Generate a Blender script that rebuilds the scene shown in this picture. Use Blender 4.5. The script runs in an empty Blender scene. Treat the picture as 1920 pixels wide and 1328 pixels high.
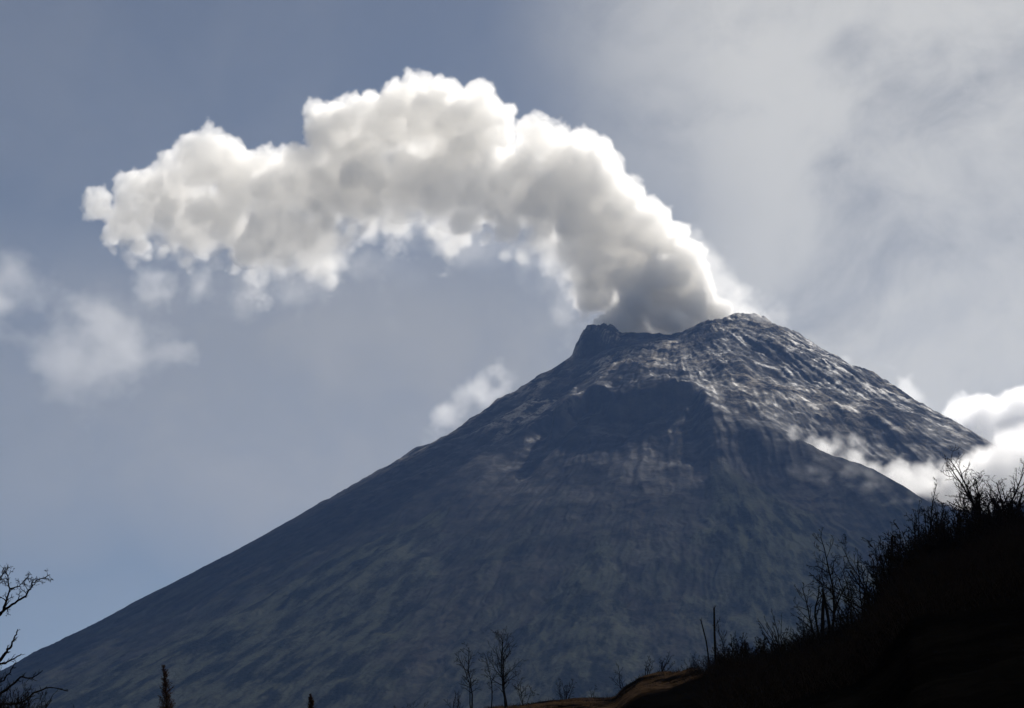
import bpy, math, random
import numpy as np
from mathutils import Vector, Matrix, Quaternion

# ------------------------------------------------------------------ camera
S = bpy.context.scene
COL = S.collection
F = 3583.0                       # focal length in photo pixels (1920 wide, 30 degrees)
P = math.radians(16.0)           # camera looks up at the summit
CAMZ = 2.0
cam = bpy.data.cameras.new('camera')
co = bpy.data.objects.new('camera', cam)
COL.objects.link(co)
co.location = (0, 0, CAMZ)
co.rotation_euler = (math.pi / 2 + P, 0, 0)
cam.lens = 18 / math.tan(math.radians(15))
cam.clip_start, cam.clip_end = 0.5, 90000
S.camera = co

def at(u, v, Y):
    """The world point that lies Y metres in front of the camera where the photo shows (u, v)."""
    a = (u - 960) / F
    b = (664 - v) / F
    y = math.cos(P) - b * math.sin(P)
    z = math.sin(P) + b * math.cos(P)
    k = Y / y
    return Vector((a * k, Y, CAMZ + z * k))

# ------------------------------------------------------------------ world, sun, exposure
AZ, EL = math.radians(31), math.radians(47)
SKY = 0.05
w = bpy.data.worlds.new('World')
S.world = w
w.use_nodes = True

class Nodes:
    """Small helper to write node maths in lines."""
    def __init__(s, t):
        s.t = t
    def put(s, i, v):
        if isinstance(v, bpy.types.NodeSocket):
            s.t.links.new(v, i)
        elif v is not None:
            i.default_value = v
    def m(s, op, a, b=None, c=None, clamp=False):
        n = s.t.nodes.new('ShaderNodeMath')
        n.operation = op
        n.use_clamp = clamp
        for i, x in enumerate((a, b, c)):
            s.put(n.inputs[i], x)
        return n.outputs[0]
    def v(s, op, a, b=None, scale=None):
        n = s.t.nodes.new('ShaderNodeVectorMath')
        n.operation = op
        s.put(n.inputs[0], a)
        if b is not None:
            s.put(n.inputs[1], b)
        if scale is not None:
            s.put(n.inputs['Scale'], scale)
        return n.outputs['Value'] if op in ('LENGTH', 'DISTANCE', 'DOT_PRODUCT') else n.outputs[0]
    def noise(s, vec, scale, detail=3, rough=.5, color=False, dist=0.0):
        n = s.t.nodes.new('ShaderNodeTexNoise')
        s.put(n.inputs['Vector'], vec)
        n.inputs['Scale'].default_value = scale
        n.inputs['Detail'].default_value = detail
        n.inputs['Roughness'].default_value = rough
        n.inputs['Distortion'].default_value = dist
        return n.outputs['Color' if color else 0]
    def vor(s, vec, scale, detail=2, rough=.5):
        n = s.t.nodes.new('ShaderNodeTexVoronoi')
        n.feature = 'F1'
        n.normalize = True
        s.put(n.inputs['Vector'], vec)
        n.inputs['Scale'].default_value = scale
        n.inputs['Detail'].default_value = detail
        n.inputs['Roughness'].default_value = rough
        n.inputs['Lacunarity'].default_value = 2.2
        return n.outputs['Distance']
    def step(s, x, a, b, lo=0.0, hi=1.0):
        n = s.t.nodes.new('ShaderNodeMapRange')
        n.interpolation_type = 'SMOOTHSTEP'
        s.put(n.inputs[0], x)
        for i, q in enumerate((a, b, lo, hi)):
            n.inputs[i + 1].default_value = q
        return n.outputs[0]
    def mix(s, f, a, b):
        n = s.t.nodes.new('ShaderNodeMix')
        n.data_type = 'RGBA'
        s.put(n.inputs[0], f)
        for i, x in ((6, a), (7, b)):
            s.put(n.inputs[i], x if isinstance(x, bpy.types.NodeSocket) else (*x, 1))
        return n.outputs[2]
    def sep(s, vec):
        n = s.t.nodes.new('ShaderNodeSeparateXYZ')
        s.put(n.inputs[0], vec)
        return n.outputs
    def comb(s, x, y, z):
        n = s.t.nodes.new('ShaderNodeCombineXYZ')
        for i, q in enumerate((x, y, z)):
            s.put(n.inputs[i], q)
        return n.outputs[0]

nt = w.node_tree
g = Nodes(nt)
bg = nt.nodes['Background']
sky = nt.nodes.new('ShaderNodeTexSky')
sky.sky_type = 'NISHITA'
sky.sun_disc = False
sky.sun_elevation, sky.sun_rotation = EL, AZ
sky.altitude = 900
sky.air_density, sky.dust_density, sky.ozone_density = 1.0, 0.8, 1.5
# thin high veil of cloud, spread over the sky by direction
dv = nt.nodes.new('ShaderNodeTexCoord').outputs['Generated']
dx, dy, dz = g.sep(dv)
wob = g.v('SUBTRACT', g.noise(dv, 5.0, 3, .55, True), (.5, .5, .5))
dw = g.v('ADD', dv, g.v('SCALE', wob, scale=.12))
wx, wy, wz = g.sep(dw)
# streaks that climb to the right
streak = g.comb(g.m('MULTIPLY', g.m('ADD', wx, g.m('MULTIPLY', wz, .4)), 1.0), wy, g.m('MULTIPLY', g.m('SUBTRACT', wz, g.m('MULTIPLY', wx, .45)), 1.6))
n1 = g.noise(streak, 6.5, 7, .58)
n2 = g.noise(dw, 13.0, 6, .58)
n3 = g.noise(streak, 22.0, 6, .6)
right = g.step(g.m('ADD', wx, g.m('MULTIPLY', wz, .10)), .0, .19)
up = g.step(wz, .22, .40, .72, 1.0)
lumps = g.m('ADD', g.m('ADD', g.m('MULTIPLY', n1, .50), g.m('MULTIPLY', n2, .40)), g.m('MULTIPLY', n3, .10))
v1 = g.m('MULTIPLY', g.m('MULTIPLY', right, up), g.step(lumps, .32, .58, .84, 1.0))
low = g.m('MULTIPLY', g.step(wz, .12, .21), g.step(wz, .28, .37, 1.0, 0.0))
v2 = g.m('MULTIPLY', g.m('MULTIPLY', low, g.step(wx, -.34, -.12, .40, 1.0)), g.step(n2, .30, .65, .72, 1.0))
thin = g.step(n1, .3, .7, .08, .24)
veil = g.m('MAXIMUM', g.m('MAXIMUM', g.m('MULTIPLY', v1, .95), g.m('MULTIPLY', v2, .9)), thin)
bright = g.step(lumps, .29, .52)
vc = g.mix(g.m('MULTIPLY', bright, right), tuple(q / SKY for q in (.355, .365, .385)), tuple(q / SKY for q in (.64, .635, .615)))
hs = nt.nodes.new('ShaderNodeHueSaturation')
hs.inputs['Saturation'].default_value = .80
hs.inputs['Value'].default_value = .88
nt.links.new(sky.outputs[0], hs.inputs['Color'])
nt.links.new(g.mix(veil, hs.outputs[0], vc), bg.inputs[0])
bg.inputs[1].default_value = SKY

sl = bpy.data.lights.new('sun', 'SUN')
sl.energy, sl.angle, sl.color = 5.0, math.radians(.5), (1, .95, .88)
so = bpy.data.objects.new('sun', sl)
COL.objects.link(so)
sd = Vector((math.sin(AZ) * math.cos(EL), math.cos(AZ) * math.cos(EL), math.sin(EL)))
so.rotation_euler = sd.to_track_quat('Z', 'Y').to_euler()

S.view_settings.view_transform = 'Standard'
S.view_settings.look = 'None'
S.view_settings.exposure = 0.0
S.view_settings.gamma = 1.0
cy = S.cycles
cy.volume_bounces, cy.max_bounces = 16, 20
cy.diffuse_bounces, cy.glossy_bounces, cy.transmission_bounces = 4, 3, 4
cy.use_adaptive_sampling, cy.adaptive_threshold = True, .02
cy.volume_step_rate = 1.8
cy.use_denoising = True

def tag(o, label=None, cat=None, group=None, kind=None):
    for k, q in (('label', label), ('category', cat), ('group', group), ('kind', kind)):
        if q:
            o[k] = q
    return o

def link(name, data, parent=None):
    o = bpy.data.objects.new(name, data)
    COL.objects.link(o)
    if parent:
        o.parent = parent
    return o

def grid_mesh(name, X, Y, Z, mat, attrs=None):
    """A smooth sheet from three (rows, cols) arrays."""
    R, C = X.shape
    me = bpy.data.meshes.new(name)
    me.vertices.add(R * C)
    me.vertices.foreach_set('co', np.stack([X, Y, Z], -1).astype(np.float32).ravel())
    i = np.arange(R * C).reshape(R, C)
    q = np.stack([i[:-1, :-1], i[:-1, 1:], i[1:, 1:], i[1:, :-1]], -1).reshape(-1, 4).astype(np.int32)
    me.loops.add(q.size)
    me.loops.foreach_set('vertex_index', q.ravel())
    me.polygons.add(len(q))
    me.polygons.foreach_set('loop_start', np.arange(0, q.size, 4, dtype=np.int32))
    me.polygons.foreach_set('use_smooth', np.ones(len(q), bool))
    for k, a in (attrs or {}).items():
        me.attributes.new(k, 'FLOAT', 'POINT').data.foreach_set('value', a.astype(np.float32).ravel())
    me.update(calc_edges=True)
    me.materials.append(mat)
    return me

# ------------------------------------------------------------------ numpy noise
_rs = np.random.RandomState(7)
_perm = _rs.permutation(256)
_perm = np.concatenate([_perm, _perm])
_ang = _rs.rand(256) * 2 * np.pi
_gx, _gy = np.cos(_ang), np.sin(_ang)

def pn(x, y, seed=0):
    x = np.asarray(x, float) + seed * 17.31
    y = np.asarray(y, float) + seed * 9.73
    xi = np.floor(x).astype(np.int64)
    yi = np.floor(y).astype(np.int64)
    fx, fy = x - xi, y - yi
    xi &= 255
    yi &= 255
    u = fx * fx * fx * (fx * (fx * 6 - 15) + 10)
    v = fy * fy * fy * (fy * (fy * 6 - 15) + 10)
    def gr(a, b, p, q):
        h = _perm[_perm[(xi + a) & 255] + ((yi + b) & 255)]
        return _gx[h] * p + _gy[h] * q
    n0 = gr(0, 0, fx, fy) * (1 - u) + gr(1, 0, fx - 1, fy) * u
    n1_ = gr(0, 1, fx, fy - 1) * (1 - u) + gr(1, 1, fx - 1, fy - 1) * u
    return (n0 * (1 - v) + n1_ * v) * 1.5

def fbm(x, y, octv=5, seed=0, gain=.5):
    s, a = 0, 1.0
    for k in range(octv):
        s = s + a * pn(x * 2.03 ** k, y * 2.03 ** k, seed + k * 3)
        a *= gain
    return s

def ridged(x, y, octv=4, seed=0, gain=.5):
    s, a = 0, 1.0
    for k in range(octv):
        s = s + a * (1 - 2 * np.abs(pn(x * 2.1 ** k, y * 2.1 ** k, seed + k * 3)))
        a *= gain
    return s

def sst(a, b, x):
    t = np.clip((x - a) / (b - a), 0, 1)
    return t * t * (3 - 2 * t)

# ------------------------------------------------------------------ volcano
VX, VY, RIM = 735.0, 8000.0, 360.0
_ta = np.array([-180, -150, -120, -95, -70, -50, -30, -10, 0, 15, 60, 120, 180.])
_tz = np.array([2335, 2325, 2295, 2290, 2345, 2392, 2422, 2436, 2442, 2428, 2390, 2340, 2335.])
_dr = np.array([0, 100, 582, 1257, 1839, 2397, 3140, 4640, 6600, 9000.])
_dz = np.array([0, 70, 412, 845, 1212, 1550, 1935, 2330, 2450, 2520.])

def seg_dist(x, y, pts):
    """Distance to a polyline, signed (+ to its left as it runs), and the run along it 0..1."""
    best = np.full(np.shape(x), 1e9)
    sg = np.zeros(np.shape(x))
    tt = np.zeros(np.shape(x))
    n = len(pts) - 1
    for k in range(n):
        ax, ay = pts[k][0], pts[k][1]
        bx, by = pts[k + 1][0], pts[k + 1][1]
        ex, ey = bx - ax, by - ay
        t = np.clip(((x - ax) * ex + (y - ay) * ey) / (ex * ex + ey * ey), 0, 1)
        px, py = x - ax - t * ex, y - ay - t * ey
        d = np.hypot(px, py)
        s = np.sign(ex * (y - ay) - ey * (x - ax))
        q = d < best
        best = np.where(q, d, best)
        sg = np.where(q, s, sg)
        tt = np.where(q, (k + t) / n, tt)
    return best, sg, tt

def cone(x, y):
    ex, ey = x - VX, y - VY
    r = np.hypot(ex, ey)
    th = np.degrees(np.arctan2(ey, ex))
    rz = np.interp(th, _ta, _tz)
    fade = np.exp(-np.maximum(r - 900, 0) / 900)
    rz = 2335 + (rz - 2335) * fade
    out = rz - np.interp(r - RIM, _dr, _dz)
    wf = sst(-128, -108, th) * (1 - sst(-86, -64, th))
    out = out + 95 * wf * sst(RIM + 60, 1050, r) * (1 - sst(1150, 1750, r))
    return np.where(r > RIM, out, rz - 130 * (1 - (r / RIM) ** 2)), r, th

def surf(u, v):
    """Where the photo's ray through (u, v) meets the plain cone."""
    lo = 3000.0
    prev = None
    for Y in np.arange(3500, 9000, 10.0):
        p = at(u, v, Y)
        if p.z < float(cone(np.array(p.x), np.array(p.y))[0]):
            return p
    return at(u, v, 8000)

spur = [surf(*q) for q in ((1298, 752), (1330, 782), (1400, 815), (1500, 858), (1600, 892), (1680, 938), (1750, 985), (1880, 1060), (1990, 1120))]
crest = [surf(*q) for q in ((1045, 790), (1062, 752), (1110, 738), (1165, 744), (1230, 736), (1300, 722))]
_cr = sorted((math.degrees(math.atan2(p.y - VY, p.x - VX)), math.hypot(p.x - VX, p.y - VY)) for p in crest)
fans = [(surf(845, 945), -118, 24, 1), (surf(1335, 838), -82, 17, 1), (surf(1140, 1000), -100, 13, .8), (surf(620, 1060), -128, 16, .8)]

def volcano_height(x, y, detail=True):
    h, r, th = cone(x, y)
    tr = np.radians(th)
    # dome on the left of the rim, small horns on the right
    p = at(1128, 615, 7790)
    q = np.hypot(x - p.x, (y - p.y) * .8) / 94
    dome = p.z + (13 * fbm(x / 42, y / 42, 5, 63, .62) if detail else 0) - 36 * q ** 2 - 22 * q ** 4
    h = np.maximum(h, np.where(q < 1.6, dome, -1e4))
    for (u, v, Y, rad, hh) in ((1385, 600, 7900, 60, 20), (1430, 592, 7960, 30, 14), (1335, 612, 7800, 40, 14), (1352, 606, 7800, 18, 12)):
        p = at(u, v, Y)
        q = np.hypot(x - p.x, y - p.y) / rad
        h = h + hh * np.exp(-q ** 4 if rad > 70 else -q ** 2)
    # amphitheatre below the silver shoulder: a scarp with a hollow beneath it
    ct = np.array([c[0] for c in _cr])
    crr = np.array([c[1] for c in _cr])
    rc = np.interp(th, ct, crr) + 45 * pn(x / 90, y / 90, 4)
    win = sst(ct[0] - 2.5, ct[0] + 1.0, th) * (1 - sst(ct[-1] - 1.0, ct[-1] + 2.0, th))
    dd = r - rc
    hollow = sst(0, 70, dd) * np.exp(-np.maximum(dd, 0) / 620) * win
    h = h - 95 * hollow
    h = h + 26 * np.exp(-(dd / 110) ** 2) * win
    # spur and the valley behind it
    d, sg, t = seg_dist(x, y, [(p.x, p.y) for p in spur])
    s = d * sg
    ax_, ay_ = spur[-1].x - spur[0].x, spur[-1].y - spur[0].y
    t = ((x - spur[0].x) * ax_ + (y - spur[0].y) * ay_) / (ax_ * ax_ + ay_ * ay_)
    grow = sst(0, .5, t)
    h = h + (14 + 18 * grow) * np.exp(-(d / (70 + 60 * grow)) ** 2)
    h = h - (30 + 95 * grow) * sst(10, 260, s) * (1 - sst(420, 900, s)) * (1 - sst(.97, 1.0, t))
    front = sst(0, 250, -s) * (1 - sst(300, 800, -s)) * grow
    h = h - 35 * front
    cover = np.zeros(np.shape(x))
    # talus fans
    for (p, dirn, half, k) in fans:
        ex, ey = x - p.x, y - p.y
        dist = np.hypot(ex, ey) + 1e-3
        an = np.degrees(np.arctan2(ey, ex)) - dirn
        an = (an + 180) % 360 - 180
        an = an + 5 * fbm(x / 160, y / 160, 3, 31)
        m = (1 - sst(half * .75, half * 1.15, np.abs(an))) * sst(-20, 120, dist)
        bulge = 34 * k * (1 - (an / (half * 1.15)) ** 2).clip(0) * sst(0, 500, dist) * np.exp(-dist / 2600)
        h = h + bulge * m
        cover = np.maximum(cover, m * k)
    if not detail:
        return h
    # gullies run down the slope; rock is rough near the top
    lr = np.log(np.maximum(r, 150) / 360)
    wr = .35 * fbm(x / 420, y / 420, 3, 11)
    a = tr + .035 * wr + .006 * fbm(x / 90, y / 90, 2, 12)
    away = sst(330, 700, r)
    topw = 1 - sst(1100, 1900, r)
    low_ = sst(1500, 2600, r)
    g1 = ridged(a * 11, lr * 1.2 + wr, 3, 21)
    g2 = ridged(a * 38, lr * 2.2 + wr, 3, 22)
    g3 = ridged(a * 120, lr * 5.0 + wr, 3, 23)
    patch = .5 + .7 * fbm(x / 500, y / 500, 3, 25)
    h = h + away * (g1 * (9 + 3 * low_) + g2 * (2.8 + 7.2 * low_) * patch + g3 * (.6 + 3.4 * low_)) * (1 - .35 * cover)
    f1 = fbm(x / 260, y / 260, 6, 41, .45)
    h = h + (5 + 19 * topw) * f1 * sst(250, 420, r)
    sk = fbm(a * 9 + wr, lr * 26 + a * 9, 5, 45, .6)          # drapes of ash lying across the shoulder
    h = h + 4.2 * sk * topw * sst(280, 420, r)
    h = h + 1.9 * fbm(x / 34, y / 34, 4, 51, .55) * (.5 + .3 * topw) * (1 - .6 * cover)
    rim = np.exp(-((r - RIM) / 70) ** 2)
    h = h + rim * 6 * fbm(x / 45, y / 45, 4, 61, .6)
    g4 = ridged(a * 230, lr * 9.0 + wr, 2, 24)
    h = h + away * g4 * (.25 + 1.5 * low_)
    return h, r, th, cover, topw, hollow, g2, f1

def build_volcano():
    xs = np.concatenate([np.arange(-5200, -2200, 60.), np.arange(-2200, 2900, 4.6), np.arange(2900, 6500, 60.)])
    ys = np.concatenate([np.arange(1500, 3600, 40.), np.arange(3600, 8420, 5.0), np.arange(8420, 14500, 60.)])
    X, Y = np.meshgrid(xs, ys)
    H, r, th, cover, topw, hollow, g2, f1 = volcano_height(X, Y)
    veg = sst(1500, 2500, r + 260 * fbm(np.radians(th) * 9, Y / 900, 4, 71)) * (.35 + .3 * sst(-.3, .4, fbm(np.radians(th) * 26, np.log(np.maximum(r, 200)) * 4, 5, 73, .62))) + .6 * cover
    dry = sst(.0, .5, fbm(X / 260 + .3 * g2, Y / 420, 4, 81) + .4 * f1) * (1 - hollow)  # ash cover; its patches also paint the lit and dark masses up top
    mat = bpy.data.materials.new('volcanic_slope')
    mat.use_nodes = True
    t = mat.node_tree
    q = Nodes(t)
    b = t.nodes['Principled BSDF']
    pos = t.nodes.new('ShaderNodeNewGeometry').outputs['Position']
    def attr(nm):
        n = t.nodes.new('ShaderNodeAttribute')
        n.attribute_name = nm
        return n.outputs['Fac']
    na = q.noise(pos, 1 / 55, 6, .6)
    nb = q.noise(pos, 1 / 9, 4, .6)
    rock = q.mix(q.step(na, .35, .65), (.009, .0095, .011), (.024, .022, .021))
    ash = q.mix(q.step(nb, .3, .7), (.12, .108, .090), (.25, .222, .182))  # ash, paled so its colour also carries the silvery sheen of grazing sun
    c = q.mix(q.m('MULTIPLY', attr('dry'), q.step(na, .40, .58)), rock, ash)
    green = q.mix(q.step(q.noise(q.comb(attr('across'), attr('along'), 0.0), 1 / 42, 8, .66), .40, .60), (.005, .0065, .0055), (.037, .040, .029))
    c = q.mix(q.m('MULTIPLY', attr('veg'), q.step(nb, .25, .55, .6, 1.0)), c, green)
    t.links.new(c, b.inputs['Base Color'])
    rough = q.m('SUBTRACT', .83, q.m('MULTIPLY', q.m('MULTIPLY', attr('gloss'), q.step(na, .45, .62)), .26))
    t.links.new(rough, b.inputs['Roughness'])
    t.links.new(q.m('MULTIPLY', q.m('MULTIPLY', attr('gloss'), q.step(q.noise(pos, 1 / 190, 6, .62), .44, .58, .04, 1.0)), .095), b.inputs['Specular IOR Level'])
    bm = t.nodes.new('ShaderNodeBump')
    t.links.new(q.m('MULTIPLY_ADD', attr('veg'), .8, .36), bm.inputs['Strength'])
    bm.inputs['Distance'].default_value = 6.0
    t.links.new(q.m('ADD', q.noise(pos, 1 / 26, 6, .62), q.m('MULTIPLY', nb, .35)), bm.inputs['Height'])
    t.links.new(bm.outputs[0], b.inputs['Normal'])
    me = grid_mesh('volcano', X, Y, H, mat, {'veg': veg.clip(0, 1), 'dry': dry * (1 - .92 * sst(1050, 1500, r)), 'across': th * 35.0, 'along': r * .22, 'gloss': (topw + .3 * hollow).clip(0, 1)})
    o = link('volcano_mountain', me)
    tag(o, 'dark steep volcano cone with silvery upper slopes under the smoke plume', 'volcano', kind='structure')

build_volcano()

# ------------------------------------------------------------------ smoke and clouds
def smoke_material(name, color, dens, aniso):
    m = bpy.data.materials.new(name)
    m.use_nodes = True
    t = m.node_tree
    t.nodes.clear()
    o = t.nodes.new('ShaderNodeOutputMaterial')
    p = t.nodes.new('ShaderNodeVolumePrincipled')
    p.inputs['Color'].default_value = (*color, 1)
    p.inputs['Density'].default_value = dens
    p.inputs['Anisotropy'].default_value = aniso
    t.links.new(p.outputs[0], o.inputs['Volume'])
    return m

def puff(L, jitter, seed, Y0, lean=0.0, u0=0, grow=1.0):
    """Photo circles (u, v, radius) to balls in the air, Y0 metres off, each pushed a little nearer or farther."""
    rn = random.Random(seed)
    out = []
    for u, v, r in L:
        Y = Y0 + lean * (u0 - u) + rn.uniform(-jitter, jitter)
        c = at(u, v, Y)
        out.append((c.x, c.y, c.z, r * Y / F * 1.03 * grow))
    return out

class Air:
    """A block of air on a regular lattice of voxels, filled with numpy."""
    def __init__(s, lo, hi, vox, seed=1):
        s.lo, s.vox = np.array(lo, float), vox
        s.n = [int((hi[i] - lo[i]) / vox) + 1 for i in range(3)]
        s.rs = np.random.RandomState(seed)
        s.ax = [(s.lo[i] + np.arange(s.n[i]) * vox).astype(np.float32) for i in range(3)]
        s.flat = 1.0                       # depth of every ball against its width
    def field(s, v):
        return np.full(s.n, v, np.float32)
    def ball(s, d, b, k):
        x, y, z, r = b
        m = r + 2.2 * k + 3 * s.vox if k < 60 else r + 260
        sl = [slice(max(0, int((q - m * (s.flat if i == 1 else 1) - s.lo[i]) / s.vox)), max(0, int((q + m * (s.flat if i == 1 else 1) - s.lo[i]) / s.vox) + 2)) for i, q in enumerate((x, y, z))]
        ax = [s.ax[i][sl[i]] for i in range(3)]
        if min(len(a) for a in ax) == 0:
            return
        e = (np.sqrt(((ax[0] - x) ** 2)[:, None, None] + (((ax[1] - y) / s.flat) ** 2)[None, :, None] + ((ax[2] - z) ** 2)[None, None, :]) - r).astype(np.float32)
        c = d[tuple(sl)]
        h = np.maximum(k - np.abs(c - e), 0) / k
        d[tuple(sl)] = np.minimum(c, e) - h * h * (k * .25)
    def at(s, d, p):
        i = [min(max(int(round((p[q] - s.lo[q]) / s.vox)), 0), s.n[q] - 1) for q in range(3)]
        return d[i[0], i[1], i[2]]
    def noise(s, size, octv=3, gain=.5, stretch=(1, 1, 1)):
        """Smooth noise, about -1..1, from random lattices blown up axis by axis."""
        out, amp = None, 1.0
        for o in range(octv):
            W = []
            for i in range(3):
                c = max(size * stretch[i] / 2.07 ** o, s.vox * 1.01)
                u = np.arange(s.n[i]) * s.vox / c + s.rs.rand()
                k = np.floor(u).astype(int)
                f = (u - k).astype(np.float32)
                f2, f3 = f * f, f * f * f
                W.append((k, ((1 - 3 * f + 3 * f2 - f3) / 6, (4 - 6 * f2 + 3 * f3) / 6, (1 + 3 * f + 3 * f2 - 3 * f3) / 6, f3 / 6)))
            q = (s.rs.rand(*[k.max() + 4 for k, _ in W]).astype(np.float32) * 2 - 1) * np.float32(2.2)
            for i in (2, 1, 0):
                k, ws = W[i]
                shp = [-1 if e == i else 1 for e in range(3)]
                q = sum(np.take(q, k + a, i) * wt.reshape(shp) for a, wt in enumerate(ws))
            out = q * amp if out is None else out + q * amp
            amp *= gain
        return out
    def warp(s, a, size, amount, octv=3):
        """a, looked up at places pushed about by noise."""
        idx = []
        for i in range(3):
            k = np.arange(s.n[i], dtype=np.float32).reshape([-1 if q == i else 1 for q in range(3)])
            idx.append(np.clip(np.rint(k + s.noise(size, octv, .55) * (amount / s.vox)), 0, s.n[i] - 1).astype(np.int16))
        return a[idx[0], idx[1], idx[2]]

def lattice_object(name, a, air, mat, parent, data, skin=None):
    """Hand the voxel values to a geometry node tree that turns them into a volume (or a skin round it)."""
    n = a.shape
    me = bpy.data.meshes.new(name + '_values')
    me.vertices.add(a.size)
    me.attributes.new('value', 'FLOAT', 'POINT').data.foreach_set('value', np.ascontiguousarray(a, np.float32).ravel())
    store = bpy.data.objects.new(name + '_values', me)
    t = bpy.data.node_groups.new(name, 'GeometryNodeTree')
    t.interface.new_socket('Geometry', in_out='INPUT', socket_type='NodeSocketGeometry')
    t.interface.new_socket('Geometry', in_out='OUTPUT', socket_type='NodeSocketGeometry')
    q = Nodes(t)
    oi = t.nodes.new('GeometryNodeObjectInfo')
    oi.inputs['Object'].default_value = store
    na = t.nodes.new('GeometryNodeInputNamedAttribute')
    na.data_type = 'FLOAT'
    na.inputs['Name'].default_value = 'value'
    hi = [air.lo[i] + (n[i] - 1) * air.vox for i in range(3)]
    px = q.sep(t.nodes.new('GeometryNodeInputPosition').outputs[0])
    ix = []
    for i in range(3):
        r = q.m('ROUND', q.m('DIVIDE', q.m('SUBTRACT', px[i], float(air.lo[i])), air.vox))
        ix.append(q.m('MINIMUM', q.m('MAXIMUM', r, 0.0), float(n[i] - 1)))
    def ints(sock):
        f = t.nodes.new('FunctionNodeFloatToInt')
        t.links.new(sock, f.inputs[0])
        return f.outputs[0]
    def imath(op, a_, b_):
        f = t.nodes.new('FunctionNodeIntegerMath')
        f.operation = op
        q.put(f.inputs[0], a_)
        q.put(f.inputs[1], b_)
        return f.outputs[0]
    ii = [ints(k) for k in ix]
    flat = imath('ADD', imath('MULTIPLY', imath('ADD', imath('MULTIPLY', ii[0], n[1]), ii[1]), n[2]), ii[2])
    si = t.nodes.new('GeometryNodeSampleIndex')
    si.data_type, si.domain = 'FLOAT', 'POINT'
    t.links.new(oi.outputs['Geometry'], si.inputs['Geometry'])
    t.links.new(na.outputs[0], si.inputs['Value'])
    t.links.new(flat, si.inputs['Index'])
    vc = t.nodes.new('GeometryNodeVolumeCube')
    t.links.new(si.outputs[0], vc.inputs['Density'])
    vc.inputs['Min'].default_value = [float(k) for k in air.lo]
    vc.inputs['Max'].default_value = [float(k) for k in hi]
    for i, k in enumerate('XYZ'):
        vc.inputs['Resolution ' + k].default_value = n[i]
    geo = vc.outputs[0]
    if skin is not None:
        vm = t.nodes.new('GeometryNodeVolumeToMesh')
        vm.inputs['Threshold'].default_value = skin
        t.links.new(geo, vm.inputs[0])
        ss = t.nodes.new('GeometryNodeSetShadeSmooth')
        t.links.new(vm.outputs[0], ss.inputs[0])
        geo = ss.outputs[0]
    sm = t.nodes.new('GeometryNodeSetMaterial')
    sm.inputs['Material'].default_value = mat
    t.links.new(geo, sm.inputs[0])
    go = t.nodes.new('NodeGroupOutput')
    t.links.new(sm.outputs[0], go.inputs[0])
    data.materials.append(mat)
    o = link(name, data, parent)
    o.modifiers.new('shape', 'NODES').node_group = t
    return o

def core_material():
    m = bpy.data.materials.new('dense_smoke')
    m.use_nodes = True
    t = m.node_tree
    t.nodes.clear()
    o = t.nodes.new('ShaderNodeOutputMaterial')
    a = t.nodes.new('ShaderNodeBsdfDiffuse')
    b = t.nodes.new('ShaderNodeBsdfTranslucent')
    x = t.nodes.new('ShaderNodeMixShader')
    a.inputs[0].default_value = b.inputs[0].default_value = (.97, .965, .955, 1)
    t.links.new(a.outputs[0], x.inputs[1])
    t.links.new(b.outputs[0], x.inputs[2])
    y = t.nodes.new('ShaderNodeMixShader')
    y.inputs[0].default_value = .11
    t.links.new(t.nodes.new('ShaderNodeBsdfTransparent').outputs[0], y.inputs[1])
    t.links.new(x.outputs[0], y.inputs[2])
    t.links.new(y.outputs[0], o.inputs['Surface'])
    return m

def billows(air, mains, seed, k1=60.0, levels=2, spread=(26, 12), soft_under=False):
    """Signed distance to balls that carry smaller balls that carry smaller ones, like a cauliflower."""
    rn = random.Random(seed)
    d = air.field(260.0)
    for b in mains:
        air.ball(d, b, k1)
    layer = mains
    for lv in range(levels):
        new = []
        for (x, y, z, r) in layer:
            n = spread[lv]
            o = rn.random() * 6.28
            for i in range(n):
                q = 1 - 2 * (i + .5) / n
                a = i * 2.39996 + o + rn.uniform(-.3, .3)
                w_ = math.sqrt(1 - q * q)
                rr = r * (.20 + .42 * rn.random() ** 1.3)
                f = rn.uniform(.74, .98)
                p = (x + r * f * w_ * math.cos(a), y + r * f * w_ * math.sin(a) * air.flat, z + r * f * q)
                e = air.at(d, p)
                if q < -.8 and soft_under:
                    continue
                if e > -.55 * rr and e < .6 * rr and rr > 1.6 * air.vox:
                    new.append((*p, rr))
        for b in new:
            air.ball(d, b, max(.12 * b[3], 4.0))
        layer = new
    return d

def bounds(L, pad):
    return ([min(b[i] - b[3] for b in L) - pad for i in range(3)], [max(b[i] + b[3] for b in L) + pad for i in range(3)])

def torn(air, soft, size, k=70.0, cut=.15, amp=1.5, edge=1.0, stretch=(1, 1, 1), gain=.58):
    """Ragged thin vapour: balls eaten away by noise."""
    d = air.field(260.0)
    for b in soft:
        air.ball(d, b, k)
    d = d + (air.noise(size, 5, gain, stretch) + cut) * size * amp * .5
    return np.clip(-d / (size * edge), 0, 1)

VOX = 6.5
CORE = True
steam = smoke_material('white_steam', (.996, .990, .976), .0165, .55)
wispy = smoke_material('thin_vapour', (.995, .995, .995), .012, .7)
corem = core_material()

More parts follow.
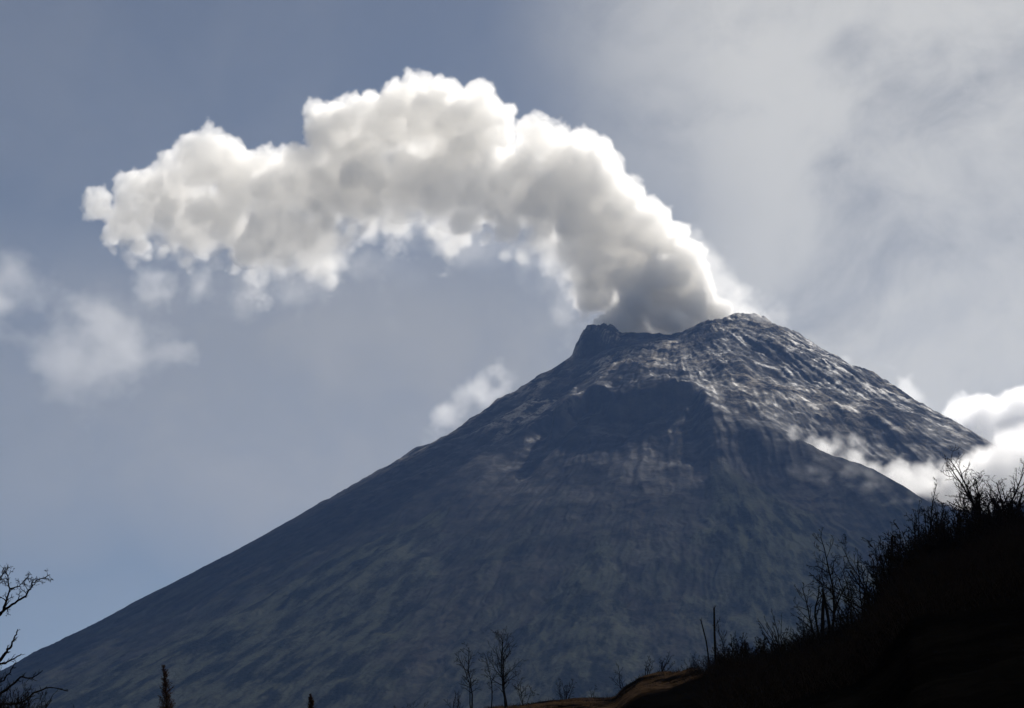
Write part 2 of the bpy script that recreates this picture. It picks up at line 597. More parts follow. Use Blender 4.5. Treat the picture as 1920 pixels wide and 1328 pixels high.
def build_plume():
    vent = at(1215, 600, 8000)
    lean = 1.15
    turn = -math.atan(lean / 2.24)
    root = link('smoke_plume', None)
    root.location = vent
    root.rotation_euler = (0, 0, turn)
    tag(root, 'thick white smoke plume arching left from the volcano crater', 'smoke plume')
    C = [(1185, 615, 72), (1255, 605, 68), (1225, 550, 88), (1190, 490, 98), (1265, 540, 52), (1140, 435, 98), (1085, 380, 98), (1050, 325, 82),
         (1008, 262, 44), (975, 380, 92), (865, 290, 100), (812, 230, 82), (730, 250, 86), (640, 262, 76), (650, 350, 100), (560, 350, 80), (760, 350, 90),
         (480, 350, 75), (385, 318, 72), (310, 380, 78), (255, 420, 58), (188, 388, 32), (420, 410, 75), (850, 370, 85), (990, 425, 55), (530, 430, 75), (390, 440, 60), (470, 465, 60), (600, 440, 60), (320, 430, 50), (1302, 578, 42), (1335, 582, 26)]
    W = [(300, 440, 60), (420, 480, 80), (540, 480, 90), (640, 440, 80), (760, 410, 80), (880, 420, 80), (1000, 450, 70), (480, 530, 60), (580, 515, 60), (680, 480, 50),
         (1085, 550, 50), (1068, 615, 36), (1055, 490, 50), (1340, 560, 60), (1390, 585, 50), (1320, 510, 40), (1420, 600, 36)]
    ct, st_ = math.cos(-turn), math.sin(-turn)
    def local(L):
        out = []
        for x, y, z, r in L:
            ex, ey = x - vent.x, y - vent.y
            out.append((ct * ex - st_ * ey, st_ * ex + ct * ey, z - vent.z, r))
        return out
    crisp = local(puff(C, 80, 3, 8000, lean, 1215))
    soft = local(puff(W, 60, 5, 8000, lean, 1215, 1.15))
    lo, hi = bounds(crisp + soft, 60)
    lo[1], hi[1] = lo[1] * .86, hi[1] * .86
    air = Air(lo, hi, VOX, 4)
    air.flat = .65
    d = billows(air, crisp, 11)
    k = max(1, int(110 / VOX))
    up = np.concatenate([d[:, :, k:], np.repeat(d[:, :, -1:], k, 2)], 2)
    under = np.clip((d - up) / 110, 0, 1)
    del up
    d = air.warp(d, 130, 20, 5)
    d = d + 17 * air.noise(75, 4, .62)
    d = d + under * 120 * (air.noise(210, 6, .64) + .42)
    den = np.clip(-d / (13 + 260 * under), 0, 1)
    den = np.maximum(den, .075 * torn(air, soft, 120, gain=.66, edge=1.4))
    arch = local(puff([(640, 470, 80), (740, 450, 90), (840, 450, 90), (930, 470, 80), (1010, 490, 60), (540, 520, 70), (450, 520, 60), (780, 520, 60)], 60, 12, 8000, lean, 1215))
    den = np.maximum(den, .022 * torn(air, arch, 200, gain=.6, cut=.0, edge=1.2))
    side = local(puff([(1310, 500, 40), (1335, 540, 46), (1365, 565, 42), (1400, 588, 38), (1430, 604, 24), (1290, 460, 30)], 30, 9, 8060, 0, 1215))
    den = np.maximum(den, .2 * torn(air, side, 90, gain=.64, cut=.0, edge=1.2))
    den *= (1 + 3.0 * np.exp(-np.maximum(air.ax[2] + 10, 0) / 170))[None, None, :]      # ash still thick over the vent
    lattice_object('smoke_veil', den, air, steam, root, bpy.data.volumes.new('smoke_veil'))
    if CORE:
        st = 2
        ca = Air(lo, hi, VOX * st)
        ca.flat = air.flat
        sub = ca.field(260.0)
        for b in crisp:
            ca.ball(sub, b, 60.0)
        sub = sub + 16 * ca.noise(130, 3, .5)
        lattice_object('dense_smoke', np.clip(.5 - sub / 400, 0, 1), ca, corem, root, bpy.data.meshes.new('dense_smoke'), skin=.5 + 40 / 400)

build_plume()

def build_cumulus():
    root = link('cumulus_cloud', None)
    root.location = at(1860, 820, 9800)
    tag(root, 'bright white cumulus cloud bank behind the right flank of the volcano', 'cloud')
    L = [(1810, 794, 40), (1852, 790, 38), (1780, 822, 38), (1900, 815, 46), (1850, 830, 70), (1940, 790, 55), (1800, 870, 80), (1880, 890, 90), (1960, 860, 90), (2020, 820, 80), (1900, 960, 80), (1990, 950, 80)]
    crisp = puff(L, 60, 8, 9800)
    lo, hi = bounds(crisp, 40)
    air = Air(lo, hi, 8.0, 14)
    d = billows(air, crisp, 5, 40)
    d = air.warp(d, 80, 12, 3) + 18 * air.noise(120, 4, .6)
    ob = lattice_object('cloud_veil', np.clip(-d / 30, 0, 1), air, smoke_material('cloud_white', (.998, .998, .998), .022, .7), root, bpy.data.volumes.new('cloud_veil'))
    kids = [ob]
    if CORE:
        sub = d[::2, ::2, ::2]
        ca = Air(lo, [lo[i] + (sub.shape[i] - .5) * 16 for i in range(3)], 16)
        kids.append(lattice_object('cloud_heart', np.clip(.5 - sub / 400, 0, 1), ca, corem, root, bpy.data.meshes.new('cloud_heart'), skin=.5 + 55 / 400))
    for k in kids:
        k.matrix_parent_inverse = Matrix.Translation(-root.location)

build_cumulus()

def vapour(name, label, cat, L, Y, size, mat, vox=12.0, seed=1, jitter=40, kind=None, group=None, cut=.15, amp=1.5, edge=1.0, stretch=(1, 1, 1), lean=0.0, u0=0):
    soft = puff(L, jitter, seed, Y, lean, u0, 1.1)
    lo, hi = bounds(soft, size * .3)
    air = Air(lo, hi, vox, seed)
    a = torn(air, soft, size, size * .5, cut, amp, edge, stretch)
    a = air.warp(a, size * .5, size * .12, 3)
    return tag(lattice_object(name, a, air, mat, None, bpy.data.volumes.new(name)), label, cat, group, kind)

mistm = smoke_material('mist', (.998, .998, .998), .011, .6)
vapour('valley_mist', 'bright mist filling the valley behind the right spur', 'mist',
       [(1480, 832, 14), (1515, 842, 18), (1555, 852, 22), (1600, 864, 26), (1640, 878, 28), (1690, 896, 34), (1740, 908, 40), (1800, 905, 50), (1860, 895, 60), (1930, 880, 75), (1990, 870, 80)],
       6430, 60, smoke_material('mist_white', (.998, .998, .998), .022, .6), 7.0, 3, 30, 'stuff', None, .08, 2.0, 1.1)
vapour('mist_or_sheen_wisp', 'added mist streak standing in for lit sheen behind the upper right spur', 'mist',
       [(1325, 766, 6), (1350, 778, 8), (1380, 792, 9), (1410, 804, 10), (1445, 818, 11), (1480, 828, 12)], 6640, 26, smoke_material('sheen_streak', (.998, .998, .998), .016, .6), 4.0, 6, 10, None, None, .0, 2.0, 1.2, (1.5, 1, 1), .75, 1340)  # mist added in place of the sunlit sheen behind the ridge
vapour('mist_or_sheen_wisp', 'thin mist wisp lying across the shaded front of the right spur', 'mist',
       [(1495, 868, 18), (1520, 880, 22), (1550, 893, 24), (1590, 900, 20), (1630, 905, 22), (1670, 915, 20), (1705, 930, 18)], 5930, 45, smoke_material('mist_thin', (.998, .998, .998), .0042, .6), 6.0, 5, 20, None, None, -.05, 2.2, 1.4, (2.0, 1, .8))

def thin(d):
    return smoke_material('thin_vapour', (.998, .998, .998), d, .6)

vapour('cloud_wisp', 'small white wisp rising behind the left shoulder of the volcano', 'cloud',
       [(815, 812, 24), (840, 788, 30), (875, 762, 34), (910, 732, 34), (938, 702, 26), (880, 730, 24)], 8500, 62, thin(.0045), 8.0, 7, 30, None, None, .18, 2.0, 1.2)
vapour('cloud_wisp', 'faint curl of cloud along the upper right skyline of the volcano', 'cloud',
       [(1590, 678, 12), (1670, 715, 16), (1700, 730, 20), (1725, 745, 18), (1745, 760, 14)], 8700, 50, thin(.006), 8.0, 9, 20, None, None, .2, 1.7, .9)
vapour('drifting_cloud', 'ragged pale cloud drifting low in the sky left of the plume', 'cloud',
       [(10, 590, 40), (60, 600, 38), (110, 610, 50), (150, 590, 50), (190, 590, 52), (150, 640, 60), (210, 640, 62), (190, 690, 52), (120, 690, 50), (250, 660, 56), (300, 665, 46), (130, 740, 40), (340, 665, 26)],
       9600, 105, thin(.0017), 11.0, 21, 60, None, None, .10, 2.1, 1.4, (1.3, 1, 1), 0, 0)
vapour('cloud_scrap', 'torn cloud scrap cut by the left edge of the sky', 'cloud',
       [(-60, 520, 60), (-20, 540, 56), (20, 505, 44), (45, 525, 42), (0, 465, 30), (80, 530, 26)], 9700, 110, thin(.0016), 12.0, 25, 40, None, None, .08, 1.9, 1.4)
vapour('cloud_scrap', 'small pale puff of cloud below the left end of the plume', 'cloud',
       [(290, 540, 30), (318, 534, 22), (270, 560, 20)], 9500, 75, thin(.003), 10.0, 29, 30, None, None, .05, 1.8, 1.3)
vapour('cloud_scrap', 'tiny faint puff of cloud just right of the small pale puff', 'cloud',
       [(372, 535, 28), (395, 550, 20), (352, 560, 18)], 9500, 75, thin(.003), 10.0, 33, 30, None, None, .05, 1.8, 1.3)

# ------------------------------------------------------------------ ground and the burnt hillside
_eu = np.array([-1600, -800, 0, 760, 830, 990, 1150, 1172, 1200, 1235, 1320, 1350, 1400, 1450, 1500, 1560, 1600, 1640, 1680, 1700, 1740, 1800, 1850, 1920, 2100, 2600, 3400.])
_ev = np.array([1500, 1420, 1350, 1343, 1332, 1318, 1304, 1284, 1267, 1258, 1250, 1252, 1243, 1236, 1220, 1200, 1182, 1140, 1085, 1055, 1034, 1022, 1000, 984, 935, 850, 760.])
_e3 = [at(u, v, 1.0) for u, v in zip(_eu, _ev)]
_ea = np.array([p.x for p in _e3])
_ee = np.array([p.z - CAMZ for p in _e3])
_ya = np.array([at(u, 1200, 1.0).x for u in (-800, 700, 800, 1250, 1390)])
_yc = np.array([130, 130, 250, 250, 150.])

def hill_height(x, y):
    x, y = np.asarray(x, float), np.asarray(y, float)
    a = x / np.maximum(y, 1)
    yc = np.interp(a, _ya, _yc)
    zc = CAMZ + np.interp(a, _ea, _ee) * yc
    h = np.where(y < yc, zc * (np.maximum(y, 0) / yc) ** 1.12, zc * np.exp(-((y - yc) / (.55 * yc)) ** 2))
    far = sst(10, 60, y)
    return h + far * (.55 * fbm(x / 14, y / 14, 4, 91) + .10 * fbm(x / 1.6, y / 1.6, 3, 95)) * np.clip(zc / 12, 0, 1) - .35 * far

def hill_top(u):
    a = at(u, 1200, 1.0).x
    return float(np.interp(a, _ya, _yc))

def hill_mat():
    m = bpy.data.materials.new('burnt_soil')
    m.use_nodes = True
    t = m.node_tree
    q = Nodes(t)
    b = t.nodes['Principled BSDF']
    pos = t.nodes.new('ShaderNodeNewGeometry').outputs['Position']
    px = q.sep(pos)
    na = q.noise(pos, 1 / 5, 6, .6)
    nb = q.noise(pos, 1.3, 5, .6)
    black = q.mix(q.step(na, .4, .65), (.0008, .0008, .0008), (.0018, .0017, .0016))
    dry = q.mix(q.step(nb, .3, .7), (.010, .0065, .004), (.036, .023, .014))
    f = q.m('MULTIPLY', q.step(px[1], 165, 195), q.step(na, .36, .56))
    t.links.new(q.mix(f, black, dry), b.inputs['Base Color'])
    b.inputs['Roughness'].default_value = 1
    b.inputs['Specular IOR Level'].default_value = 0
    bm = t.nodes.new('ShaderNodeBump')
    bm.inputs['Distance'].default_value = .25
    t.links.new(nb, bm.inputs['Height'])
    t.links.new(bm.outputs[0], b.inputs['Normal'])
    return m

def build_ground():
    aa = np.linspace(-.95, .95, 800)
    yy = np.concatenate([[-40, -10, 0, 2], np.geomspace(4, 620, 330)])
    A, Y = np.meshgrid(aa, yy)
    X = A * np.maximum(np.abs(Y), 30)
    Z = hill_height(X, Y) + .02
    hm = hill_mat()
    tag(link('hillside', grid_mesh('hillside', X, Y, Z, hm)), 'black burnt hillside rising to the right in the foreground', 'hillside', kind='structure')
    xs = np.linspace(-30000, 30000, 60)
    X, Y = np.meshgrid(xs, np.linspace(-30000, 40000, 60))
    gm = bpy.data.materials.new('valley_floor')
    gm.use_nodes = True
    q = Nodes(gm.node_tree)
    b = gm.node_tree.nodes['Principled BSDF']
    pos = gm.node_tree.nodes.new('ShaderNodeNewGeometry').outputs['Position']
    gm.node_tree.links.new(q.mix(q.step(q.noise(pos, 1 / 300, 8, .6), .4, .6), (.02, .024, .014), (.05, .048, .03)), b.inputs['Base Color'])
    b.inputs['Roughness'].default_value = 1
    tag(link('ground', grid_mesh('ground', X, Y, X * 0 - .5, gm)), 'dark valley floor between the hillside and the volcano', 'ground', kind='structure')

build_ground()

# ------------------------------------------------------------------ burnt trees and shrubs
def plain(name, col, rough=.9, spec=.15):
    m = bpy.data.materials.new(name)
    m.use_nodes = True
    t = m.node_tree
    q = Nodes(t)
    b = t.nodes['Principled BSDF']
    pos = t.nodes.new('ShaderNodeTexCoord').outputs['Object']
    n = q.noise(pos, 6.0, 4, .6)
    t.links.new(q.mix(q.step(n, .3, .7), tuple(k * .6 for k in col), tuple(k * 1.5 for k in col)), b.inputs['Base Color'])
    b.inputs['Roughness'].default_value = rough
    b.inputs['Specular IOR Level'].default_value = spec
    return m

BARK = plain('charred_bark', (.006, .005, .0045), 1, 0)
TWIG = plain('dry_twig', (.0055, .0045, .004), 1, 0)
RUST = plain('scorched_needles', (.022, .011, .007), 1, 0)

class Tubes:
    def __init__(s):
        s.v, s.f = [], []
    def add(s, pts, rad, sides=4):
        n = len(pts)
        base = len(s.v)
        up = Vector((.31, .87, .38))
        for i in range(n):
            t = (pts[min(i + 1, n - 1)] - pts[max(i - 1, 0)]).normalized()
            a = t.cross(up).normalized()
            b = t.cross(a)
            for k in range(sides):
                an = 6.28318 * k / sides
                s.v.append(pts[i] + (a * math.cos(an) + b * math.sin(an)) * rad[i])
        for i in range(n - 1):
            for k in range(sides):
                p, q = base + i * sides + k, base + i * sides + (k + 1) % sides
                s.f.append((p, q, q + sides, p + sides))
        s.f.append(tuple(base + k for k in range(sides))[::-1])
        s.f.append(tuple(base + (n - 1) * sides + k for k in range(sides)))
    def mesh(s, name, mat):
        me = bpy.data.meshes.new(name)
        me.from_pydata([tuple(p) for p in s.v], [], s.f)
        me.polygons.foreach_set('use_smooth', [True] * len(me.polygons))
        me.materials.append(mat)
        me.update()
        return me

def limb(rn, p, d, length, r0, r1, n=6, wob=.18, lift=.06):
    pts, rad = [p.copy()], [r0]
    d = d.normalized()
    for i in range(n):
        d = (d + Vector((rn.gauss(0, wob), rn.gauss(0, wob), rn.gauss(0, wob * .7) + lift))).normalized()
        p = p + d * (length / n)
        pts.append(p)
        rad.append(r0 + (r1 - r0) * (i + 1) / n)
    return pts, rad

def side_dir(rn, d, ang):
    a = d.cross(Vector((rn.uniform(-1, 1), rn.uniform(-1, 1), rn.uniform(-1, 1)))).normalized()
    return (d * math.cos(ang) + a * math.sin(ang)).normalized()

def branch_out(rn, T, pts, rad, length, depth, n, ang=.75, thin=.0055, t0=.3, lift=.07):
    """Hang n branches on a limb, each with its own, down to twigs."""
    m = len(pts) - 1
    for k in range(n):
        t = t0 + (1 - t0) * (k + rn.random()) / n
        i = min(int(t * m), m - 1)
        f = t * m - i
        p = pts[i].lerp(pts[i + 1], f)
        r = max((rad[i] + (rad[i + 1] - rad[i]) * f) * .62, thin)
        d = side_dir(rn, (pts[i + 1] - pts[i]).normalized(), ang * rn.uniform(.6, 1.25))
        L = length * rn.uniform(.55, 1.1) * (1.15 - .55 * t)
        q, rr = limb(rn, p, d, L, r, max(r * .35, thin * .8), 5 if depth else 4, .2, lift)
        T.add(q, rr, 4 if r > .03 else 3)
        if depth > 0:
            branch_out(rn, T, q, rr, L * .52, depth - 1, rn.randint(3, 5) if depth > 1 else rn.randint(3, 6), ang, thin, .25, lift)

def tree_meshes(seed, H, stems=1, r0=.10, spread=.12, n=9, depth=2, blen=.32, ang=.85, t0=.3, lean=(0, 0), lift=.05, thin=.012, wob=.11):
    rn = random.Random(seed)
    A, B = Tubes(), Tubes()
    for k in range(stems):
        d = Vector((rn.gauss(lean[0], spread), rn.gauss(lean[1], spread), 1)) if stems > 1 else Vector((lean[0], lean[1], 1))
        h = H * (1 if k == 0 else rn.uniform(.6, .98))
        p = Vector((rn.uniform(-.15, .15), rn.uniform(-.15, .15), -.4)) if k else Vector((0, 0, -.4))
        pts, rad = limb(rn, p, d, h + .4, r0 * (1 if k == 0 else .8), r0 * .22, 9, wob, .03)
        A.add(pts, rad, 6)
        branch_out(rn, B, pts, rad, h * blen, depth, n, ang, thin, t0, lift)
    return A, B

def spot(u, Y=None, off=0.0):
    Y = (Y or hill_top(u)) + off
    x = at(u, 1200, Y).x
    return Vector((x, Y, float(hill_height(x, Y)) - .05))

def height_to(p, u, vtop):
    return at(u, vtop, p.y).z - p.z

def tree(u, vtop, label, seed, Y=None, off=-2.0, name='burnt_tree', group=None, grow=1.0, **k):
    p = spot(u, Y, off)
    H = height_to(p, u, vtop) * grow
    A, B = tree_meshes(seed, H, **k)
    root = link(name, None)
    root.location = p
    tag(root, label, 'tree', group)
    link('trunk', A.mesh('trunk', BARK), root)
    link('branches', B.mesh('branches', TWIG), root)
    return root

BT = 'bare burnt trees on the dark hillside'
tree(1862, 836, 'tallest bare tree on the right slope, forked, with curling crown before bright cloud', 3, group=BT, stems=3, spread=.16, r0=0.149, n=12, blen=0.36)
tree(1898, 872, 'leaning bare tree with long tangled boughs at right edge', 14, group=BT, stems=3, spread=.22, r0=0.138, n=11, blen=0.39, lean=(.05, 0))
tree(1915, 900, 'many stemmed dark tree half cut off by right edge of picture', 15, group=BT, stems=4, spread=.25, r0=0.127, n=10, blen=0.39)
tree(1752, 903, 'slim upright bare tree in front of the valley mist', 21, group=BT, stems=2, spread=.08, r0=0.092, n=12, blen=0.21, ang=.5)
tree(1778, 915, 'thin many stemmed tree right beside the slim tree before the mist', 22, group=BT, stems=3, spread=.13, r0=0.081, n=11, blen=0.23, ang=.5)
tree(1806, 930, 'wispy bare tree between the slim tree and the tallest tree', 23, group=BT, stems=2, spread=.16, r0=0.069, n=11, blen=0.31)
tree(1722, 935, 'twiggy low tree left of the slim tree, beside broken snag', 24, group=BT, stems=3, spread=.2, r0=0.069, n=11, blen=0.33)
tree(1655, 985, 'bare spreading tree leaning left beside the broken snag', 25, group=BT, stems=3, spread=.22, r0=0.081, n=11, blen=0.34, lean=(-.15, 0))
tree(1617, 1040, 'thin dark tree on the steep part of the slope', 26, group=BT, stems=3, spread=.12, r0=0.081, n=11, blen=0.29)
tree(1562, 1005, 'tall open bare tree with twisted leader halfway down the slope', 27, group=BT, stems=2, spread=.10, r0=0.115, n=12, blen=0.34)
tree(1538, 1062, 'bare tree bending left beside the thick snag', 28, group=BT, stems=2, spread=.14, r0=0.103, n=11, blen=0.36, lean=(-.12, 0))
tree(1590, 1062, 'fine twigged tree right of the tall open tree', 29, group=BT, stems=3, spread=.10, r0=0.069, n=11, blen=0.26)
tree(1472, 1140, 'fan shaped bare tree throwing long thin stems up to the left', 30, group=BT, stems=7, spread=.35, r0=0.057, n=8, blen=0.18, lean=(-.4, 0), ang=.4, depth=1)
tree(1358, 1150, 'thin bare tree between the two pole snags and the fan shaped tree', 31, group=BT, stems=2, spread=.14, r0=0.057, n=10, blen=0.26, ang=.5)
tree(1388, 1185, 'small crooked tree low on the slope beside the pole snags', 32, group=BT, stems=3, spread=.25, r0=0.057, n=9, blen=0.33)
TH = 'bare trees in the thicket at the top of the slope'
for k, (u, vt) in enumerate(((1842, 905), (1876, 915), (1928, 872), (1905, 945), (1700, 972), (1736, 950), (1792, 968), (1640, 1035), (1690, 1000), (1826, 958), (1600, 1105), (1580, 1130), (1508, 1150), (1430, 1190), (1352, 1200), (1375, 1195), (1410, 1200), (1815, 930), (1770, 975), (1862, 930))):
    tree(u, vt, 'bare many stemmed tree tangled into the thicket on the dark slope', 120 + k, off=-3 - k % 3, group=TH, stems=3, spread=.2, r0=.06, n=10, blen=.3)
MT = 'bare trees by the brown mound'
tree(884, 1210, 'narrow upright bare tree left of the broad tree at bottom centre', 41, 235, 0, group=MT, stems=2, spread=.05, r0=0.114, n=15, blen=0.25, ang=.8, t0=.35)
tree(950, 1187, 'broad bare tree with forked trunk standing at bottom centre', 42, 235, 0, group=MT, stems=3, spread=.09, r0=0.135, n=15, blen=0.38, ang=.8, t0=.3)
tree(922, 1222, 'thin bare tree leaning left against the broad forked tree', 43, 236, 0, group=MT, stems=1, r0=0.079, n=12, blen=0.25, lean=(-.18, 0))
tree(985, 1272, 'low straggling tree under the right side of the broad forked tree', 44, 234, 0, group=MT, stems=3, spread=.4, r0=0.057, n=9, blen=0.57)
tree(1057, 1270, 'rounded bare bush standing alone left of the brown mound', 45, 246, 0, name='bare_bush', group=MT, stems=6, spread=.35, r0=0.069, n=9, blen=0.39, depth=1)
tree(1240, 1222, 'fan shaped bare bush on top of the brown mound', 46, 246, 0, name='bare_bush', group=MT, stems=7, spread=.35, r0=0.057, n=9, blen=0.33, depth=1)
tree(1213, 1228, 'smaller bare bush just left of the fan shaped bush on the mound', 47, 246, 0, name='bare_bush', group=MT, stems=4, spread=.3, r0=0.057, n=9, blen=0.33, depth=1)
tree(1168, 1246, 'leaning twiggy bush on the left foot of the brown mound', 48, 246, 0, name='bare_bush', group=MT, stems=3, spread=.3, r0=0.057, n=9, blen=0.39, lean=(-.35, 0), depth=1)
tree(1108, 1278, 'tiny thin sapling between the lone bush and the mound', 49, 246, 0, name='bare_bush', group=MT, stems=2, spread=.1, r0=0.040, n=8, blen=0.26, depth=1)
tree(858, 1295, 'short bush at the foot of the narrow upright tree', 50, 235, 0, name='bare_bush', group=MT, stems=5, spread=.35, r0=0.069, n=8, blen=0.39, depth=1)
tree(775, 1308, 'leftmost low twigs in front of the volcano foot at bottom centre', 51, 235, 0, name='bare_bush', group=MT, stems=5, spread=.3, r0=0.057, n=8, blen=0.39, depth=1)

def snag(u, vtop, label, seed, w, lean=(0, 0), off=-2):
    rn = random.Random(seed)
    p = spot(u, None, off)
    H = height_to(p, u, vtop)
    root = link('broken_snag', None)
    root.location = p
    tag(root, label, 'dead trunk', 'broken snags on the hillside')
    A, B = Tubes(), Tubes()
    pts, rad = limb(rn, Vector((0, 0, -.4)), Vector((*lean, 1)), H + .4, w, w * .72, 8, .025, 0)
    A.add(pts, rad, 7)
    for k in range(3):                      # splintered top
        q, rr = limb(rn, pts[-1] + Vector((rn.uniform(-.5, .5) * w, rn.uniform(-.5, .5) * w, -.1)), Vector((rn.gauss(0, .2), 0, 1)), rn.uniform(.2, .5), w * .35, .01, 3, .1, 0)
        A.add(q, rr, 4)
    branch_out(rn, B, pts, [r * .4 for r in rad], .5, 0, 5, 1.0, .012, .3, 0)
    link('trunk', A.mesh('trunk', BARK), root)
    link('stub', B.mesh('stub', BARK), root)

snag(1340, 1140, 'tall straight pole snag at the lower end of the dark slope', 1, .125)
snag(1330, 1162, 'thin snag leaning left beside the tall straight pole snag', 2, .085, (-.13, 0))
snag(1676, 1008, 'straight broken snag on the crest of the steep slope', 3, .16)
snag(1543, 1116, 'thick short snag halfway down the slope', 4, .17)
snag(1560, 1104, 'slightly taller dark snag just right of the thick short snag', 5, .14, (-.03, 0))

def left_tree():
    """Old twisted tree that reaches in from the left edge, about 95 m off."""
    Y = 95.0
    rn = random.Random(77)
    base = at(-75, 1340, Y)
    base.z = float(hill_height(base.x, Y)) - .1
    root = link('twisted_tree', None)
    root.location = base
    tag(root, 'twisted old tree reaching in from the left edge with a fine twiggy crown', 'tree')
    A, B = Tubes(), Tubes()
    def path(pts, r0, r1, T):
        P3 = [at(u, v, Y + dy) - base for u, v, dy in pts]
        out = []
        for i in range(len(P3) - 1):
            for k in range(4):
                q = P3[i].lerp(P3[i + 1], k / 4)
                out.append(q + Vector((rn.gauss(0, .025), rn.gauss(0, .05), rn.gauss(0, .025))))
        out.append(P3[-1])
        m = len(out) - 1
        rad = [r0 + (r1 - r0) * (i / m) ** .8 for i in range(m + 1)]
        T.add(out, rad, 6)
        return out, rad
    z0 = base + Vector((0, 0, 0))
    A_pts = [(-75, 1365, 0), (-70, 1290, 0), (-52, 1240, .5), (-38, 1190, .5), (-20, 1165, 0)]
    path(A_pts, .34, .16, A)
    crown = [([(-20, 1165, 0), (0, 1152, 0), (12, 1128, .3), (18, 1105, .3), (12, 1080, 0), (6, 1065, 0)], .09, 10, .75),
             ([(0, 1150, 0), (22, 1134, -.4), (45, 1120, -.5), (57, 1104, -.4), (60, 1094, -.2), (78, 1086, 0), (94, 1078, .3)], .07, 12, .65),
             ([(18, 1105, .3), (35, 1100, .5), (50, 1086, .6), (55, 1078, .4)], .035, 8, .5),
             ([(-20, 1165, 0), (-18, 1120, .4), (-2, 1085, .6), (10, 1072, .6)], .08, 10, .8)]
    for pts, r, n, L in crown:
        o, rad = path(pts, r, .018, B)
        branch_out(rn, B, o, rad, L, 2, n + 5, .8, .0075, .25, -.02)
    low = [([(-52, 1240, .5), (-20, 1246, 0), (2, 1238, -.4), (12, 1222, -.5), (22, 1208, -.4), (28, 1193, -.2), (33, 1180, 0)], .13, 4, .35),
           ([(-60, 1255, .5), (-20, 1247, 0), (10, 1243, .3), (24, 1236, .4), (40, 1226, .5)], .08, 6, .4),
           ([(-70, 1320, 0), (-10, 1310, -.4), (18, 1288, -.5), (38, 1270, -.4), (60, 1272, -.2), (80, 1257, 0)], .09, 7, .45),
           ([(-70, 1340, 0), (0, 1322, .4), (40, 1318, .5), (62, 1300, .5), (95, 1288, .5), (128, 1296, .6)], .07, 7, .4),
           ([(-40, 1320, 0), (-5, 1285, 0), (20, 1262, .2), (30, 1243, .3)], .06, 6, .4)]
    for pts, r, n, L in low:
        o, rad = path(pts, r, .022, B)
        branch_out(rn, B, o, rad, L, 1, n + 4, .75, .0075, .3, .02)
    link('trunk', A.mesh('trunk', BARK), root)
    link('branches', B.mesh('branches', BARK), root)

left_tree()
LB = 'dark scrub in the bottom left corner'
for u, vt, sd_, lb in ((10, 1268, 61, 'dense dark bush at the very corner below the twisted tree'), (45, 1290, 62, 'dark upright bush between the corner bush and the rusty bush'),
                       (82, 1296, 63, 'dark rust tinged bush under the tip of the lowest twisted limb'), (25, 1250, 65, 'taller thin bush behind the corner bushes at the left edge'),
                       (150, 1318, 64, 'low scrub tip poking up right of the corner bushes')):
    tree(u, vt, lb, sd_, 90, 0, name='dark_bush', group=LB, stems=14, spread=.26, r0=.035, n=10, blen=.3, depth=1, ang=.5, thin=.009)

def sapling(u, vtop, label, seed, wide):
    rn = random.Random(seed)
    p = spot(u, 120, 0)
    H = height_to(p, u, vtop)
    root = link('scorched_conifer', None)
    root.location = p
    tag(root, label, 'tree', 'scorched conifers along the bottom edge')
    A, B = Tubes(), Tubes()
    pts, rad = limb(rn, Vector((0, 0, -.3)), Vector((-.05, 0, 1)), H + .3, .07, .012, 10, .02, 0)
    A.add(pts, rad, 5)
    for k in range(230):
        t = rn.random() ** .8 * .9 + .1
        i = min(int(t * 10), 9)
        q = pts[i].lerp(pts[i + 1], t * 10 - i)
        a = rn.random() * 6.28
        L = wide * (1.05 - t) ** .6 * rn.uniform(.45, 1.0)
        d = Vector((math.cos(a), math.sin(a), rn.uniform(.5, 1.3)))
        o, rr = limb(rn, q, d, L, .018, .009, 4, .15, .1)
        B.add(o, rr, 3)
        for z in range(5):
            j = rn.randint(1, 4)
            e, rr2 = limb(rn, o[j], side_dir(rn, (o[j] - o[j - 1]).normalized(), .6), L * .34, .013, .009, 2, .1, 0)
            B.add(e, rr2, 3)
    link('trunk', A.mesh('trunk', BARK), root)
    link('crown', B.mesh('crown', RUST), root)

sapling(325, 1247, 'slender rusty brown conifer alone near bottom left of the volcano', 5, .95)
sapling(589, 1303, 'tip of a small rusty conifer just showing at the bottom edge', 6, .6)

# low shrubs along the skyline of the slope: a few kinds, copied
SH = 'bare shrubs along the skyline of the dark slope'
kinds = []
for k in range(9):
    A, B = tree_meshes(200 + k, 1.0, stems=9, spread=.40, r0=.016, n=7, depth=1, blen=.38, thin=.0062, ang=.65, wob=.14)
    T = Tubes()
    T.v, T.f = A.v + B.v, A.f + [tuple(i + len(A.v) for i in f) for f in B.f]
    kinds.append(T.mesh('bare_shrub', TWIG))
rn = random.Random(99)
for k in range(150):
    u = 1300 + 640 * (k + rn.random()) / 150
    p = spot(u, None, rn.choice((0, -1.5, -3, -5, -8)))
    o = link('bare_shrub', kinds[k % 9])
    o.location = p
    h = rn.uniform(1.0, 3.0) * (.8 + .6 * (u > 1640))
    o.scale = (h * rn.uniform(.8, 1.3), h * rn.uniform(.8, 1.3), h)
    o.rotation_euler = (0, 0, rn.random() * 6.28)
    tag(o, 'bare dark shrub in the tangled scrub along the skyline of the black slope', 'shrub', SH)

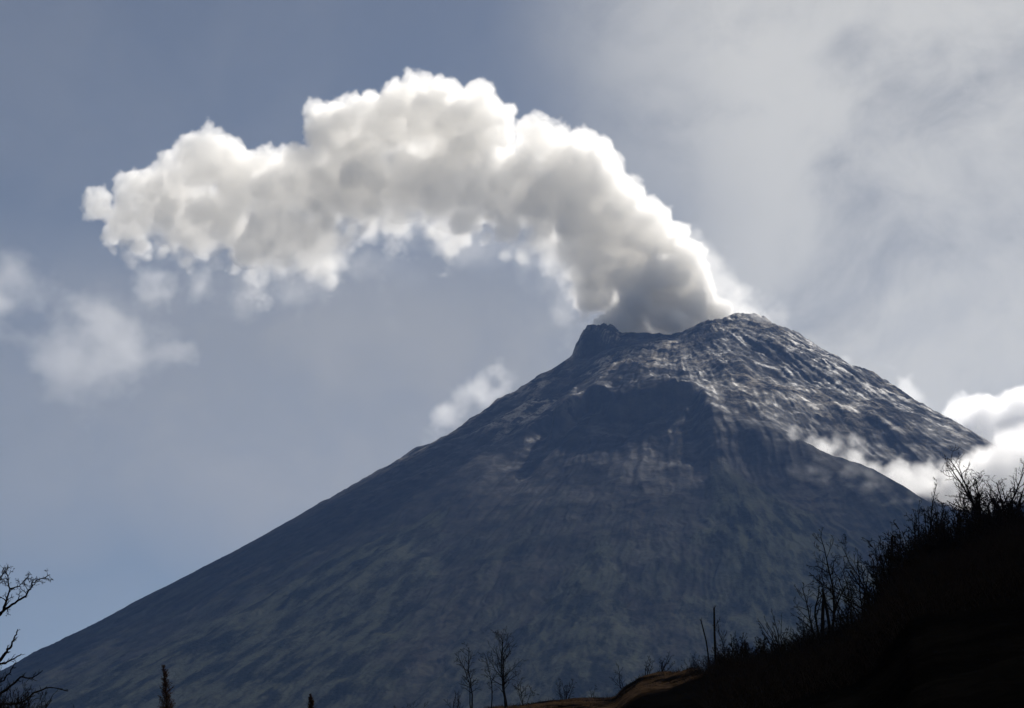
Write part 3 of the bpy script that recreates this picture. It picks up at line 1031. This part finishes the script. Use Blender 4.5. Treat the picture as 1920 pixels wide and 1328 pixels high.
def build_undergrowth():
    r = np.random.RandomState(5)
    n = 30000
    u = np.where(r.rand(n) < .22, r.uniform(790, 1330, n), r.uniform(1290, 1990, n))
    a = np.interp(u, [0, 1920], [at(0, 1150, 1.0).x, at(1920, 1150, 1.0).x])
    yc = np.interp(a, _ya, _yc)
    y = yc * (1 - np.where(u < 1330, .2, .55) * r.rand(n) ** 2.2) + 1.0
    x = a * y
    x += .5 * r.randn(n)
    z = hill_height(x, y) - .1
    L = r.uniform(.3, 1.25, n) * (.6 + .8 * (fbm(x / 5, y / 5, 2, 77) > 0)) * np.where(u < 1330, .35, 1)
    d = np.stack([r.randn(n) * .45, r.randn(n) * .45, np.ones(n)], 1)
    bend = np.stack([r.randn(n) * .3, r.randn(n) * .3, -.1 * np.ones(n)], 1)
    base = np.stack([x, y, z], 1)
    rings = []
    for i, t in enumerate((0, .4, .75, 1.0)):
        c = base + (d * t + bend * t * t) * L[:, None]
        w_ = (.017 * (1 - t) + .006)
        for k in range(3):
            an = 2.0944 * k
            rings.append(c + np.array([math.cos(an), math.sin(an), 0]) * w_)
    V = np.stack(rings, 1).reshape(-1, 3)
    F_ = []
    for i in range(3):
        for k in range(3):
            F_.append((i * 3 + k, i * 3 + (k + 1) % 3, (i + 1) * 3 + (k + 1) % 3, (i + 1) * 3 + k))
    Q = (np.arange(n)[:, None, None] * 12 + np.array(F_)[None]).reshape(-1, 4).astype(np.int32)
    me = bpy.data.meshes.new('undergrowth')
    me.vertices.add(len(V))
    me.vertices.foreach_set('co', V.astype(np.float32).ravel())
    me.loops.add(Q.size)
    me.loops.foreach_set('vertex_index', Q.ravel())
    me.polygons.add(len(Q))
    me.polygons.foreach_set('loop_start', np.arange(0, Q.size, 4, dtype=np.int32))
    me.update(calc_edges=True)
    me.materials.append(TWIG)
    tag(link('undergrowth', me), 'tangled dry burnt stalks covering the black slope', 'undergrowth', kind='stuff')

build_undergrowth()

# ------------------------------------------------------------------ haze
def box(name, lo, hi):
    me = bpy.data.meshes.new(name)
    v = [(x, y, z) for x in (lo[0], hi[0]) for y in (lo[1], hi[1]) for z in (lo[2], hi[2])]
    f = [(0, 1, 3, 2), (4, 6, 7, 5), (0, 4, 5, 1), (2, 3, 7, 6), (0, 2, 6, 4), (1, 5, 7, 3)]
    me.from_pydata(v, [], f)
    me.update()
    return me

def build_haze():
    me = box('haze', (-32000, -31000, -61), (33000, 42000, 2560))
    m = bpy.data.materials.new('pale_air')
    m.use_nodes = True
    t = m.node_tree
    t.nodes.clear()
    o = t.nodes.new('ShaderNodeOutputMaterial')
    p = t.nodes.new('ShaderNodeVolumePrincipled')
    p.inputs['Color'].default_value = (.27, .48, 1.0, 1)
    p.inputs['Density'].default_value = 1.5e-5
    p.inputs['Anisotropy'].default_value = .2
    t.links.new(p.outputs[0], o.inputs['Volume'])
    me.materials.append(m)
    tag(link('haze', me), 'thin blue haze in the air in front of the volcano', 'haze', kind='stuff')

build_haze()
